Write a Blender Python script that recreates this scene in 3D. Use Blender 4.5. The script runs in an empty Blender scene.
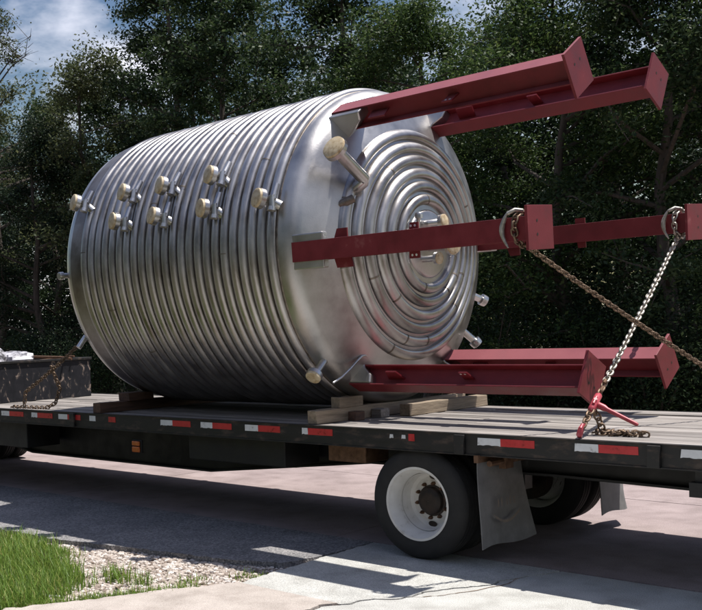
import bpy, math, random
import numpy as np
from mathutils import Vector, Matrix

random.seed(7)
rng = np.random.default_rng(11)
R = math.radians
scene = bpy.context.scene
col = scene.collection

# ------------------------------------------------------------------ camera
CAM = Vector((5.2104, -7.2780, 1.9876))
C_R = Vector((0.68073334, 0.73168551, -0.03519123))
C_U = Vector((-0.01268435, 0.05980719, 0.99812935))
C_F = Vector((-0.73242148, 0.67901356, -0.0499937))
FPX, PPX, PPY = 1055.61, 195.25, 384.2          # focal length and principal point in photo pixels
cd = bpy.data.cameras.new('camera'); cam = bpy.data.objects.new('camera', cd); col.objects.link(cam)
cam.matrix_world = Matrix(((C_R.x, C_U.x, -C_F.x, CAM.x), (C_R.y, C_U.y, -C_F.y, CAM.y), (C_R.z, C_U.z, -C_F.z, CAM.z), (0, 0, 0, 1)))
cd.sensor_width = 36; cd.sensor_fit = 'HORIZONTAL'
cd.lens = FPX / 702 * 36
cd.shift_x = (351 - PPX) / 702; cd.shift_y = (PPY - 305) / 702
cd.clip_end = 3000; cd.clip_start = 0.05
scene.camera = cam
scene.cycles.max_bounces = 7; scene.cycles.diffuse_bounces = 3; scene.cycles.glossy_bounces = 4

# ------------------------------------------------------------------ sky and sun
SUN = Vector((0.67, 0.81, 2.74)).normalized()
SUN_EL = math.asin(SUN.z); SUN_AZ = math.atan2(SUN.x, SUN.y)
w = bpy.data.worlds.new('World'); scene.world = w; w.use_nodes = True
nt = w.node_tree; N = nt.nodes; L = nt.links
bg = N['Background']
sky = N.new('ShaderNodeTexSky'); sky.sky_type = 'NISHITA'; sky.sun_disc = False
sky.sun_elevation = SUN_EL; sky.sun_rotation = SUN_AZ
sky.air_density = 1.5; sky.dust_density = 1.0; sky.ozone_density = 1.6
tc = N.new('ShaderNodeTexCoord')
mp = N.new('ShaderNodeMapping'); mp.inputs['Scale'].default_value = (1.0, 1.0, 2.2); mp.inputs['Location'].default_value = (2.7, 1.4, .9)
nz = N.new('ShaderNodeTexNoise'); nz.inputs['Scale'].default_value = 2.6; nz.inputs['Detail'].default_value = 7; nz.inputs['Roughness'].default_value = .58
cr = N.new('ShaderNodeValToRGB'); cr.color_ramp.elements[0].position = .50; cr.color_ramp.elements[1].position = .68
mx = N.new('ShaderNodeMix'); mx.data_type = 'RGBA'
L.new(tc.outputs['Generated'], mp.inputs['Vector']); L.new(mp.outputs['Vector'], nz.inputs['Vector'])
L.new(nz.outputs['Fac'], cr.inputs['Fac']); L.new(cr.outputs['Color'], mx.inputs['Factor'])
hsv = N.new('ShaderNodeHueSaturation'); hsv.inputs['Saturation'].default_value = 1.25; hsv.inputs['Hue'].default_value = .515; hsv.inputs['Value'].default_value = 1.25
L.new(sky.outputs['Color'], hsv.inputs['Color']); L.new(hsv.outputs['Color'], mx.inputs[6]); mx.inputs[7].default_value = (20.5, 20.3, 22.2, 1)
L.new(mx.outputs[2], bg.inputs['Color']); bg.inputs['Strength'].default_value = 0.05
sd = bpy.data.lights.new('sun', 'SUN'); sun = bpy.data.objects.new('sun', sd); col.objects.link(sun)
sd.energy = 5.0; sd.angle = R(.53); sd.color = (1.0, .96, .91)
sun.rotation_euler = (-SUN).to_track_quat('-Z', 'Y').to_euler()
vs = scene.view_settings
vs.view_transform = 'Standard'; vs.look = 'None'; vs.exposure = 0.4; vs.gamma = 1; vs.use_curve_mapping = False

# ------------------------------------------------------------------ pixel -> place
def ray(px, py):
    return C_F + C_R * ((px - PPX) / FPX) - C_U * ((py - PPY) / FPX)
def on(px, py, axis, val):
    d = ray(px, py); s = (val - CAM[axis]) / d[axis]; return CAM + d * s
def zat(px, py, Y): return on(px, py, 1, Y).z

# ------------------------------------------------------------------ materials
def new_mat(name):
    m = bpy.data.materials.new(name); m.use_nodes = True
    return m, m.node_tree.nodes, m.node_tree.links, m.node_tree.nodes['Principled BSDF']
def ramp(nodes, stops):
    r = nodes.new('ShaderNodeValToRGB'); e = r.color_ramp.elements
    while len(e) < len(stops): e.new(.5)
    for el, (p, c) in zip(e, stops):
        el.position = p; el.color = (*c, 1) if len(c) == 3 else c
    return r
def speckle(m, scale=160, lo=.72, hi=1.22):
    n, l = m.node_tree.nodes, m.node_tree.links; b = n['Principled BSDF']; src = b.inputs['Base Color'].links[0].from_socket
    t = n.new('ShaderNodeTexCoord'); v = n.new('ShaderNodeTexNoise'); v.inputs['Scale'].default_value = scale; v.inputs['Detail'].default_value = 2
    v2 = n.new('ShaderNodeTexNoise'); v2.inputs['Scale'].default_value = 4; v2.inputs['Detail'].default_value = 9; v2.inputs['Distortion'].default_value = .2
    l.new(t.outputs['Object'], v.inputs['Vector']); l.new(t.outputs['Object'], v2.inputs['Vector'])
    r = ramp(n, [(.33, (lo,) * 3), (.66, (hi,) * 3)]); l.new(v.outputs['Fac'], r.inputs['Fac'])
    r2 = ramp(n, [(.30, (.84, .83, .82)), (.5, (1, 1, 1)), (.7, (1.05, 1.05, 1.05))]); l.new(v2.outputs['Fac'], r2.inputs['Fac'])
    for rr in (r, r2):
        x = n.new('ShaderNodeMix'); x.data_type = 'RGBA'; x.blend_type = 'MULTIPLY'; x.inputs[0].default_value = 1
        l.new(src, x.inputs[6]); l.new(rr.outputs[0], x.inputs[7]); src = x.outputs[2]
    l.new(src, b.inputs['Base Color'])
def noisy(name, stops, scale=8, detail=6, rough=(.6, .8), metal=0, stretch=(1, 1, 1), bump=0, bscale=None, coords='Object', per_object=0, spec=.5, distortion=0, rot=(0, 0, 0)):
    m, n, l, b = new_mat(name)
    t = n.new('ShaderNodeTexCoord'); mpn = n.new('ShaderNodeMapping'); mpn.inputs['Scale'].default_value = stretch; mpn.inputs['Rotation'].default_value = rot
    l.new(t.outputs[coords], mpn.inputs['Vector'])
    vec = mpn.outputs['Vector']
    if per_object:
        oi = n.new('ShaderNodeObjectInfo'); ad = n.new('ShaderNodeVectorMath'); ad.operation = 'MULTIPLY_ADD'
        cx = n.new('ShaderNodeCombineXYZ'); l.new(oi.outputs['Random'], cx.inputs[0]); l.new(oi.outputs['Random'], cx.inputs[1])
        l.new(cx.outputs[0], ad.inputs[0]); ad.inputs[1].default_value = (37, 53, 0); l.new(vec, ad.inputs[2]); vec = ad.outputs[0]
    z = n.new('ShaderNodeTexNoise'); z.inputs['Scale'].default_value = scale; z.inputs['Detail'].default_value = detail; z.inputs['Roughness'].default_value = .6
    z.inputs['Distortion'].default_value = distortion
    l.new(vec, z.inputs['Vector'])
    r = ramp(n, stops); l.new(z.outputs['Fac'], r.inputs['Fac'])
    colr = r.outputs['Color']
    if per_object:
        hs = n.new('ShaderNodeHueSaturation'); mr = n.new('ShaderNodeMapRange')
        mr.inputs['To Min'].default_value = 1 - per_object; mr.inputs['To Max'].default_value = 1 + per_object
        l.new(oi.outputs['Random'], mr.inputs['Value']); l.new(mr.outputs[0], hs.inputs['Value']); l.new(colr, hs.inputs['Color']); colr = hs.outputs['Color']
    l.new(colr, b.inputs['Base Color'])
    mr2 = n.new('ShaderNodeMapRange'); mr2.inputs['From Min'].default_value = .3; mr2.inputs['From Max'].default_value = .7
    mr2.inputs['To Min'].default_value, mr2.inputs['To Max'].default_value = rough
    l.new(z.outputs['Fac'], mr2.inputs['Value']); l.new(mr2.outputs[0], b.inputs['Roughness'])
    b.inputs['Metallic'].default_value = metal; b.inputs['Specular IOR Level'].default_value = spec
    if bump:
        z2 = n.new('ShaderNodeTexNoise'); z2.inputs['Scale'].default_value = bscale or scale * 6; z2.inputs['Detail'].default_value = 4
        l.new(vec, z2.inputs['Vector'])
        bp = n.new('ShaderNodeBump'); bp.inputs['Strength'].default_value = bump; bp.inputs['Distance'].default_value = .01
        l.new(z2.outputs['Fac'], bp.inputs['Height']); l.new(bp.outputs[0], b.inputs['Normal'])
    return m
M = {}
M['steel'] = noisy('stainless_steel', [(.3, (.36, .345, .335)), (.52, (.52, .51, .505)), (.75, (.62, .615, .61))], 3.2, 8, (.27, .38), 1, bump=.06, bscale=60)
M['coil'] = noisy('coil_stainless', [(.25, (.20, .175, .16)), (.45, (.37, .35, .34)), (.6, (.45, .435, .43)), (.8, (.56, .55, .545))], 2.6, 10, (.30, .44), 1, bump=.05, bscale=50, per_object=.15, stretch=(2, 1, 1))
M['head'] = noisy('head_stainless', [(.3, (.32, .305, .295)), (.5, (.46, .445, .435)), (.72, (.56, .55, .54))], 2.2, 9, (.32, .46), 1, bump=.08, bscale=70)
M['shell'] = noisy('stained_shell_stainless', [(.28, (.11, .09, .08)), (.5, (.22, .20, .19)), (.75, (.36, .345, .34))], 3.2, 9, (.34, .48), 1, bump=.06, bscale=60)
M['weld'] = noisy('weld_stain', [(.3, (.12, .10, .085)), (.7, (.30, .26, .22))], 14, 5, (.4, .6), .9)
M['red'] = noisy('red_oxide_paint', [(.28, (.105, .009, .013)), (.5, (.15, .013, .019)), (.66, (.17, .018, .024)), (.74, (.23, .06, .06))], 5, 11, (.42, .58), 0, bump=.08, bscale=90, spec=.38)
def paint_sunlit_tops(m, colr, lo=.40, hi=.95, amount=.7):      # paler colour mixed into up-facing faces, painting in their sunlit look
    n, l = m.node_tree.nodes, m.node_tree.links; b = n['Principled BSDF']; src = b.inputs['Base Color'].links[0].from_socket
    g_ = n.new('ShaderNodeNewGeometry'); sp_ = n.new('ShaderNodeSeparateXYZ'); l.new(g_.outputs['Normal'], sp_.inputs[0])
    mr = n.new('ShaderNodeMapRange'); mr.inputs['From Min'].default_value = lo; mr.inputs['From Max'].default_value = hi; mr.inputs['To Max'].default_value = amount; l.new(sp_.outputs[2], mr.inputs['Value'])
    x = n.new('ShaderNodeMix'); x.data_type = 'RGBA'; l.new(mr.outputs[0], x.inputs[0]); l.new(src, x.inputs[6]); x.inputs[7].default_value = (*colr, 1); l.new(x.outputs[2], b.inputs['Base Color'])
paint_sunlit_tops(M['red'], (.34, .12, .135))
M['cap'] = noisy('cream_cap', [(.3, (.26, .17, .085)), (.47, (.46, .36, .22)), (.75, (.62, .54, .40))], 22, 5, (.5, .7))
M['plank'] = noisy('weathered_deck_wood', [(.28, (.085, .072, .064)), (.48, (.23, .205, .185)), (.62, (.31, .285, .265)), (.8, (.42, .395, .37))], 5, 10, (.75, .95), 0, stretch=(.35, 7, 7), bump=.5, bscale=14, per_object=.28)
M['timber'] = noisy('timber', [(.3, (.17, .13, .09)), (.55, (.30, .235, .165)), (.8, (.40, .33, .25))], 5, 8, (.7, .9), 0, stretch=(7, .5, 7), bump=.4, bscale=14, per_object=.2)
M['timber_dark'] = noisy('old_brown_timber', [(.3, (.05, .028, .02)), (.6, (.12, .066, .045)), (.85, (.18, .11, .08))], 5, 8, (.7, .9), 0, stretch=(7, .6, 7), bump=.4, bscale=14)
M['black'] = noisy('black_frame_paint', [(.3, (.006, .006, .006)), (.62, (.011, .0105, .010)), (.82, (.03, .025, .02))], 5, 9, (.5, .75), 0, bump=.1, bscale=60)
M['rail'] = noisy('side_rail_paint', [(.3, (.007, .007, .007)), (.52, (.013, .0125, .012)), (.62, (.05, .036, .028)), (.75, (.10, .08, .065))], 7, 10, (.45, .75), 0, stretch=(.8, 2, 2), bump=.1, bscale=60)
M['tyre'] = noisy('tyre_rubber', [(.3, (.012, .012, .012)), (.7, (.03, .029, .028))], 10, 5, (.75, .9), 0, bump=.15, bscale=80)
M['rimwhite'] = noisy('white_wheel_paint', [(.25, (.30, .27, .23)), (.42, (.66, .64, .60)), (.8, (.78, .77, .74))], 7, 8, (.4, .6), 0)
M['hub'] = noisy('greasy_hub', [(.3, (.012, .010, .009)), (.75, (.06, .04, .03))], 16, 5, (.4, .7), .3)
M['rust'] = noisy('rusty_steel', [(.3, (.09, .045, .025)), (.7, (.22, .13, .08))], 20, 5, (.6, .85), .5)
M['chain'] = noisy('worn_chain_steel', [(.3, (.28, .25, .21)), (.7, (.52, .49, .44))], 20, 5, (.4, .6), .85)
M['chain_rust'] = noisy('rusty_chain_steel', [(.3, (.10, .065, .04)), (.7, (.28, .20, .14))], 20, 5, (.5, .7), .7)
M['binder'] = noisy('binder_red_paint', [(.3, (.30, .03, .04)), (.6, (.45, .06, .08)), (.82, (.55, .26, .24))], 12, 6, (.3, .5), 0)
M['flap'] = noisy('mud_flap_rubber', [(.3, (.11, .108, .105)), (.6, (.18, .178, .175)), (.85, (.25, .24, .235))], 6, 8, (.7, .9), 0, bump=.1, bscale=20)
M['flapmark'] = noisy('faded_flap_print', [(.35, (.15, .135, .12)), (.6, (.205, .165, .13))], 24, 5, (.8, .9), 0)
M['tapew'] = noisy('white_reflective_tape', [(.25, (.30, .28, .26)), (.42, (.68, .69, .70)), (.8, (.78, .79, .80))], 18, 6, (.25, .4), 0)
M['taper'] = noisy('red_reflective_tape', [(.25, (.22, .025, .025)), (.45, (.50, .03, .035)), (.8, (.58, .045, .05))], 14, 6, (.25, .4), 0)
M['amber'] = noisy('amber_lens', [(.3, (.42, .09, .02)), (.7, (.60, .16, .03))], 20, 3, (.2, .3), 0)
M['boxsteel'] = noisy('scuffed_black_steel', [(.3, (.010, .011, .014)), (.57, (.020, .020, .025)), (.61, (.07, .06, .055)), (.66, (.30, .23, .19))], 7, 9, (.5, .75), 0, distortion=.8, stretch=(1, 1.6, 1), spec=.25)
M['tarp'] = noisy('white_wrap', [(.38, (.07, .065, .07)), (.45, (.34, .33, .36)), (.6, (.55, .545, .58)), (.8, (.68, .68, .70))], 9, 6, (.35, .6), 0, bump=.5, bscale=12)
M['bark'] = noisy('bark', [(.3, (.035, .027, .021)), (.6, (.085, .068, .055)), (.85, (.14, .12, .10))], 6, 8, (.85, .95), 0, stretch=(4, 4, .7), bump=.7, bscale=10)
M['road'] = noisy('old_concrete_road', [(.25, (.22, .172, .165)), (.5, (.30, .24, .232)), (.75, (.37, .30, .29))], 1.6, 10, (.8, .95), 0, bump=.35, bscale=120)
M['apron'] = noisy('weathered_concrete', [(.2, (.27, .265, .245)), (.45, (.42, .415, .385)), (.6, (.47, .465, .435)), (.8, (.55, .54, .51))], 2.6, 12, (.85, .97), 0, bump=.5, bscale=90)
M['walk'] = noisy('tan_concrete', [(.2, (.29, .25, .215)), (.5, (.41, .36, .32)), (.8, (.48, .43, .385))], 2.6, 12, (.85, .97), 0, bump=.4, bscale=90)
M['dirt'] = noisy('packed_dirt', [(.3, (.13, .095, .07)), (.55, (.25, .19, .145)), (.8, (.36, .29, .235))], 3.5, 10, (.9, 1), 0, bump=.8, bscale=50)
M['lawn_soil'] = noisy('lawn_ground', [(.3, (.06, .055, .03)), (.6, (.11, .098, .058)), (.85, (.16, .135, .09))], 1.4, 10, (.9, 1), 0, bump=.8, bscale=30)
M['pebble'] = None
speckle(M['apron'], 140, .66, 1.27); speckle(M['walk'], 190); speckle(M['road'], 90, .82, 1.14)
def asphalt():
    m, n, l, b = new_mat('asphalt_shoulder')
    t = n.new('ShaderNodeTexCoord')
    z = n.new('ShaderNodeTexNoise'); z.inputs['Scale'].default_value = 1.7; z.inputs['Detail'].default_value = 8
    v = n.new('ShaderNodeTexVoronoi'); v.inputs['Scale'].default_value = 70
    l.new(t.outputs['Object'], z.inputs['Vector']); l.new(t.outputs['Object'], v.inputs['Vector'])
    r = ramp(n, [(.3, (.15, .148, .15)), (.7, (.24, .23, .228))]); l.new(z.outputs['Fac'], r.inputs['Fac'])
    r2 = ramp(n, [(0, (.45, .45, .45)), (.5, (1, 1, 1)), (1, (1.9, 1.85, 1.8))]); l.new(v.outputs['Color'], r2.inputs['Fac'])
    mm = n.new('ShaderNodeMix'); mm.data_type = 'RGBA'; mm.blend_type = 'MULTIPLY'; mm.inputs[0].default_value = 1
    l.new(r.outputs[0], mm.inputs[6]); l.new(r2.outputs[0], mm.inputs[7]); l.new(mm.outputs[2], b.inputs['Base Color'])
    b.inputs['Roughness'].default_value = .9
    bp = n.new('ShaderNodeBump'); bp.inputs['Strength'].default_value = .6; bp.inputs['Distance'].default_value = .008
    l.new(v.outputs['Distance'], bp.inputs['Height']); l.new(bp.outputs[0], b.inputs['Normal'])
    return m
M['asphalt'] = asphalt()
def island_mat(name, stops, rough=.6, trans=0., tcol=None):
    m, n, l, b = new_mat(name)
    g = n.new('ShaderNodeNewGeometry'); r = ramp(n, stops); l.new(g.outputs['Random Per Island'], r.inputs['Fac'])
    l.new(r.outputs[0], b.inputs['Base Color']); b.inputs['Roughness'].default_value = rough; b.inputs['Specular IOR Level'].default_value = .22
    if trans:
        tr = n.new('ShaderNodeBsdfTranslucent'); mxs = n.new('ShaderNodeMixShader'); mxs.inputs[0].default_value = trans
        hs = n.new('ShaderNodeHueSaturation'); hs.inputs['Value'].default_value = 1.5; hs.inputs['Hue'].default_value = .485
        l.new(r.outputs[0], hs.inputs['Color']); l.new(hs.outputs[0], tr.inputs['Color'])
        l.new(b.outputs[0], mxs.inputs[1]); l.new(tr.outputs[0], mxs.inputs[2])
        l.new(mxs.outputs[0], n['Material Output'].inputs['Surface'])
    return m
M['pebble'] = island_mat('gravel_stones', [(0, (.20, .155, .125)), (.4, (.40, .34, .29)), (.75, (.52, .46, .41)), (1, (.66, .62, .58))], .85)
M['leaf_a'] = island_mat('oak_leaves', [(0, (0.0158, 0.0312, 0.0126)), (.5, (0.0274, 0.0508, 0.0189)), (.85, (0.0432, 0.0722, 0.0273)), (1, (0.0792, 0.1066, 0.0441))], .55, .28)
M['leaf_b'] = island_mat('sweetgum_leaves', [(0, (0.0211, 0.0432, 0.0130)), (.5, (0.0367, 0.0702, 0.0200)), (.85, (0.0608, 0.1008, 0.0280)), (1, (0.1092, 0.1440, 0.0500))], .55, .30)
M['leaf_c'] = island_mat('dark_evergreen_leaves', [(0, (0.0081, 0.0173, 0.0085)), (.5, (0.0136, 0.0288, 0.0123)), (1, (0.0285, 0.0475, 0.0218))], .55, .22)
M['leaf_d'] = island_mat('olive_leaves', [(0, (0.0346, 0.0476, 0.0180)), (.5, (0.0562, 0.0738, 0.0280)), (1, (0.1080, 0.1230, 0.0580))], .55, .30)
M['grass'] = island_mat('grass_blades', [(0, (0.0715, 0.1283, 0.0216)), (.5, (0.1300, 0.2228, 0.0360)), (.85, (0.1950, 0.2970, 0.0540)), (1, (0.3900, 0.3645, 0.1320))], .5, .3)

# ------------------------------------------------------------------ mesh builder
class MB:
    def __init__(s): s.v = []; s.f = []
    def add(s, vs, fs):
        o = len(s.v); s.v += [tuple(v) for v in vs]; s.f += [tuple(i + o for i in f) for f in fs]; return s
    def box(s, x0, x1, y0, y1, z0, z1, m=None):
        p = [Vector((x, y, z)) for x in (x0, x1) for y in (y0, y1) for z in (z0, z1)]
        if m is not None: p = [m @ q for q in p]
        return s.add(p, [(0, 1, 3, 2), (4, 6, 7, 5), (0, 4, 5, 1), (2, 3, 7, 6), (0, 2, 6, 4), (1, 5, 7, 3)])
    def prism(s, poly, d0, d1, m):          # polygon (u,v) extruded along w, m maps (u,v,w)
        n = len(poly)
        vs = [m @ Vector((u, v, d0)) for u, v in poly] + [m @ Vector((u, v, d1)) for u, v in poly]
        fs = [tuple(range(n - 1, -1, -1)), tuple(range(n, 2 * n))] + [(i, (i + 1) % n, n + (i + 1) % n, n + i) for i in range(n)]
        return s.add(vs, fs)
    def lathe(s, prof, m, seg=32, cap0=False, cap1=False):   # prof (a, r): a along local z
        vs = []; fs = []
        for a, r in prof:
            for k in range(seg):
                t = 2 * math.pi * k / seg; vs.append(m @ Vector((r * math.cos(t), r * math.sin(t), a)))
        for i in range(len(prof) - 1):
            for k in range(seg):
                k2 = (k + 1) % seg; fs.append((i * seg + k, i * seg + k2, (i + 1) * seg + k2, (i + 1) * seg + k))
        if cap0: fs.append(tuple(range(seg - 1, -1, -1)))
        if cap1: fs.append(tuple((len(prof) - 1) * seg + k for k in range(seg)))
        return s.add(vs, fs)
    def tube(s, pts, rad, seg=10, closed=False, caps=True):
        pts = [Vector(p) for p in pts]; n = len(pts)
        if not hasattr(rad, '__len__'): rad = [rad] * n
        vs = []; fs = []; up = None
        for i, p in enumerate(pts):
            if closed: t = pts[(i + 1) % n] - pts[i - 1]
            else: t = pts[min(i + 1, n - 1)] - pts[max(i - 1, 0)]
            t.normalize()
            if up is None: up = t.orthogonal().normalized()
            up = (up - t * up.dot(t)); up = up.normalized() if up.length > 1e-6 else t.orthogonal().normalized()
            b = t.cross(up)
            for k in range(seg):
                a = 2 * math.pi * k / seg; vs.append(p + (up * math.cos(a) + b * math.sin(a)) * rad[i])
        for i in range(n if closed else n - 1):
            j = (i + 1) % n
            for k in range(seg):
                k2 = (k + 1) % seg; fs.append((i * seg + k, i * seg + k2, j * seg + k2, j * seg + k))
        if caps and not closed: fs.append(tuple(range(seg - 1, -1, -1))); fs.append(tuple((n - 1) * seg + k for k in range(seg)))
        return s.add(vs, fs)
    def mesh(s, name, mat, smooth=None):
        me = bpy.data.meshes.new(name); me.from_pydata(s.v, [], s.f); me.materials.append(mat); me.validate()
        if smooth is not None:
            me.shade_smooth(); me.set_sharp_from_angle(angle=R(smooth))
        me.update(); return me
    def build(s, name, mat, parent=None, smooth=None, bevel=0):
        o = bpy.data.objects.new(name, s.mesh(name, mat, smooth)); col.objects.link(o)
        if parent is not None: o.parent = parent
        if bevel:
            b = o.modifiers.new('bevel', 'BEVEL'); b.width = bevel; b.segments = 2; b.limit_method = 'ANGLE'; b.angle_limit = R(50)
        return o
def frame(o, zdir, xdir=None):
    z = Vector(zdir).normalized(); x = Vector(xdir) if xdir is not None else z.orthogonal()
    x = (x - z * x.dot(z)).normalized(); y = z.cross(x)
    return Matrix(((x.x, y.x, z.x, o[0]), (x.y, y.y, z.y, o[1]), (x.z, y.z, z.z, o[2]), (0, 0, 0, 1)))
def tag(o, label=None, cat=None, group=None, kind=None):
    if label: o['label'] = label
    if cat: o['category'] = cat
    if group: o['group'] = group
    if kind: o['kind'] = kind
    return o
def empty(name, loc=(0, 0, 0)):
    o = bpy.data.objects.new(name, None); o.location = loc; o.empty_display_size = .1; col.objects.link(o); return o
def put(child, parent):       # parent without moving the child (parents are unrotated)
    child.parent = parent; child.location = child.location - parent.location if parent.location.length else child.location; return child
def np_mesh(name, verts, faces_n, mat, smooth=False):
    """verts (n*k,3) as consecutive k-gons"""
    k = faces_n; nv = len(verts); nf = nv // k
    me = bpy.data.meshes.new(name); me.vertices.add(nv); me.loops.add(nv); me.polygons.add(nf)
    me.vertices.foreach_set('co', np.ascontiguousarray(verts, dtype=np.float32).ravel())
    me.loops.foreach_set('vertex_index', np.arange(nv, dtype=np.int32))
    me.polygons.foreach_set('loop_start', np.arange(0, nv, k, dtype=np.int32))
    me.materials.append(mat); me.update(calc_edges=True); me.validate(); return me

# ================================================================== SETTING
def sheet(name, poly, z, mat, thick=.12, parent=None, kind='structure', bevel=0):
    b = MB(); b.prism(poly, z - thick, z, Matrix.Identity(4)); o = b.build(name, mat, parent, bevel=bevel)
    if kind: o['kind'] = kind
    return o
g = sheet('ground', [(-900, -900), (900, -900), (900, 900), (-900, 900)], -.075, M['lawn_soil'], .5)
# concrete road: base plus slabs divided by joints
road = sheet('road', [(-300, .41), (300, .41), (300, 7.4), (-300, 7.4)], -.03, M['dirt'], .04)
xs = [-60, -42, -32, -24, -19.2, -14.7, -10.2, -5.7, -1.2, 3.3, 7.8, 12.3, 20, 60]
for i in range(len(xs) - 1):
    for (ya, yb) in ((.41, 3.9), (3.9, 7.4)):
        sheet('road_slab', [(xs[i] + .008, ya + .006), (xs[i + 1] - .008, ya + .006), (xs[i + 1] - .008, yb - .006), (xs[i] + .008, yb - .006)], random.uniform(-.002, .002), M['road'], .028, road, None)
# asphalt shoulder with a ragged broken edge
near_edge = [(-.735, -.36), (-.80, -.74), (-1.17, -.91), (-1.9, -1.07), (-2.48, -1.18), (-3.22, -1.34), (-3.73, -1.36), (-4.28, -1.37), (-6.5, -1.45), (-12, -1.5), (-40, -1.6)]
rag = []
for (a, b2) in zip(near_edge[:-1], near_edge[1:]):
    n = max(2, min(60, int(math.hypot(a[0] - b2[0], a[1] - b2[1]) / .05)))
    for k in range(n):
        t = k / n; rag.append((a[0] + (b2[0] - a[0]) * t + random.gauss(0, .009), a[1] + (b2[1] - a[1]) * t + random.gauss(0, .014)))
rag.append(near_edge[-1])
sheet('shoulder', [(-40, .395), (-.745, .395)] + rag, .004, M['asphalt'], .09)
# gravel and dirt patch
sheet('dirt_patch', [(-.3, -.2), (-9, -1.0), (-9, -1.75), (-4.2, -1.72), (-2.5, -2.3), (-1.5, -3.2), (-.4, -3.4)], -.052, M['dirt'], .03)
# concrete apron of slabs, split by a joint and a crooked crack
crack = [(1.10, .385), (1.07, .24), (.99, .10), (.97, -.03), (.90, -.20), (.93, -.31), (.87, -.44), (.76, -.60), (.71, -.74), (.66, -.84), (.67, -1.0), (.62, -1.13), (.50, -1.22), (.45, -1.33), (.46, -1.43), (.41, -1.49)]
crack2 = [(.97, -.03), (1.0, -.22), (.955, -.40), (.93, -.55), (.86, -.72), (.80, -.86), (.68, -1.0)]
lower = [(.41, -1.49), (.33, -1.62), (.36, -1.75), (.28, -1.95), (.24, -2.3), (.3, -2.7), (.2, -3.3), (.25, -4.5), (.1, -6), (.15, -9), (.1, -14)]
left = [(-.73, .385), (-.705, -.1), (-.70, -.36), (-.66, -.75), (-.655, -1.05), (-.60, -1.48)]
left2 = [(-.605, -1.50), (-.66, -1.62), (-.87, -1.98), (-1.06, -2.52), (-1.36, -3.1), (-1.38, -3.9), (-1.3, -5), (-1.2, -8), (-1.1, -14)]
def jit(poly, s=.006):
    out = []
    for a, b2 in zip(poly[:-1], poly[1:]):
        n = max(1, int(math.hypot(a[0] - b2[0], a[1] - b2[1]) / .04)) if math.hypot(a[0] - b2[0], a[1] - b2[1]) < 2.5 else 4
        for k in range(n):
            t = k / n; out.append((a[0] + (b2[0] - a[0]) * t + random.gauss(0, s) * (k > 0), a[1] + (b2[1] - a[1]) * t + random.gauss(0, s) * (k > 0)))
    return out + [poly[-1]]
G = .010
crk = jit(crack); low = jit(lower); lf = jit(left, .008); lf2 = jit(left2, .012)
sh = lambda pl, dx, dy=0: [(x + dx, y + dy) for x, y in pl]
apron = sheet('driveway', [(-.5, .36), (3.7, .36), (3.7, -14), (-1.05, -14), (-1.2, -3.2), (-.3, -2.2), (-.4, -1.5)], -.03, M['dirt'], .05)
sheet('concrete_slab', lf + [(x, -1.484) for x in (-.4, -.1, .2)] + sh(crk, -G)[::-1], .003, M['apron'], .03, apron, None)
sheet('concrete_slab', sh(crk, G) + [(.42, -1.5)] + sh(low, G)[1:] + [(3.75, -14), (3.75, .385)], 0, M['apron'], .03, apron, None)
sheet('concrete_slab', lf2 + sh(low, -G)[::-1][:-1] + [(.39, -1.498)], .012, M['walk'], .04, apron, None)
# second hairline crack: narrow strip of dirt filling it, standing a few millimetres proud
cb = MB(); c2 = jit(crack2, .008)
for a, b2 in zip(c2[:-1], c2[1:]):
    wd = random.uniform(.003, .008)
    cb.add([(a[0] - wd, a[1], .0035), (a[0] + wd, a[1], .0035), (b2[0] + wd, b2[1], .0035), (b2[0] - wd, b2[1], .0035)], [(0, 3, 2, 1)])
tag(cb.build('crack_filling', M['dirt'], apron), kind='stuff')

# gravel stones
ico = []
ph = (1 + 5 ** .5) / 2
iv = np.array([(-1, ph, 0), (1, ph, 0), (-1, -ph, 0), (1, -ph, 0), (0, -1, ph), (0, 1, ph), (0, -1, -ph), (0, 1, -ph), (ph, 0, -1), (ph, 0, 1), (-ph, 0, -1), (-ph, 0, 1)]) / math.sqrt(1 + ph * ph)
itf = np.array([(0, 11, 5), (0, 5, 1), (0, 1, 7), (0, 7, 10), (0, 10, 11), (1, 5, 9), (5, 11, 4), (11, 10, 2), (10, 7, 6), (7, 1, 8), (3, 9, 4), (3, 4, 2), (3, 2, 6), (3, 6, 8), (3, 8, 9), (4, 9, 5), (2, 4, 11), (6, 2, 10), (8, 6, 7), (9, 8, 1)])
def inpoly(x, y, poly):
    c = False; j = len(poly) - 1
    for i in range(len(poly)):
        if (poly[i][1] > y) != (poly[j][1] > y) and x < (poly[j][0] - poly[i][0]) * (y - poly[i][1]) / (poly[j][1] - poly[i][1]) + poly[i][0]: c = not c
        j = i
    return c
gpoly = [(-.70, -.72), (-.62, -1.0), (-.6, -1.5), (-.9, -2.05), (-1.06, -2.5), (-1.3, -2.9), (-1.7, -2.5), (-2.1, -2.05), (-2.6, -1.75), (-4.5, -1.66), (-7, -1.7), (-7, -1.42), (-3.7, -1.33), (-3.2, -1.3), (-2.48, -1.12), (-1.9, -1.0), (-1.17, -.86), (-.82, -.70)]
vv = []; ff = []; cnt = 0
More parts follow.
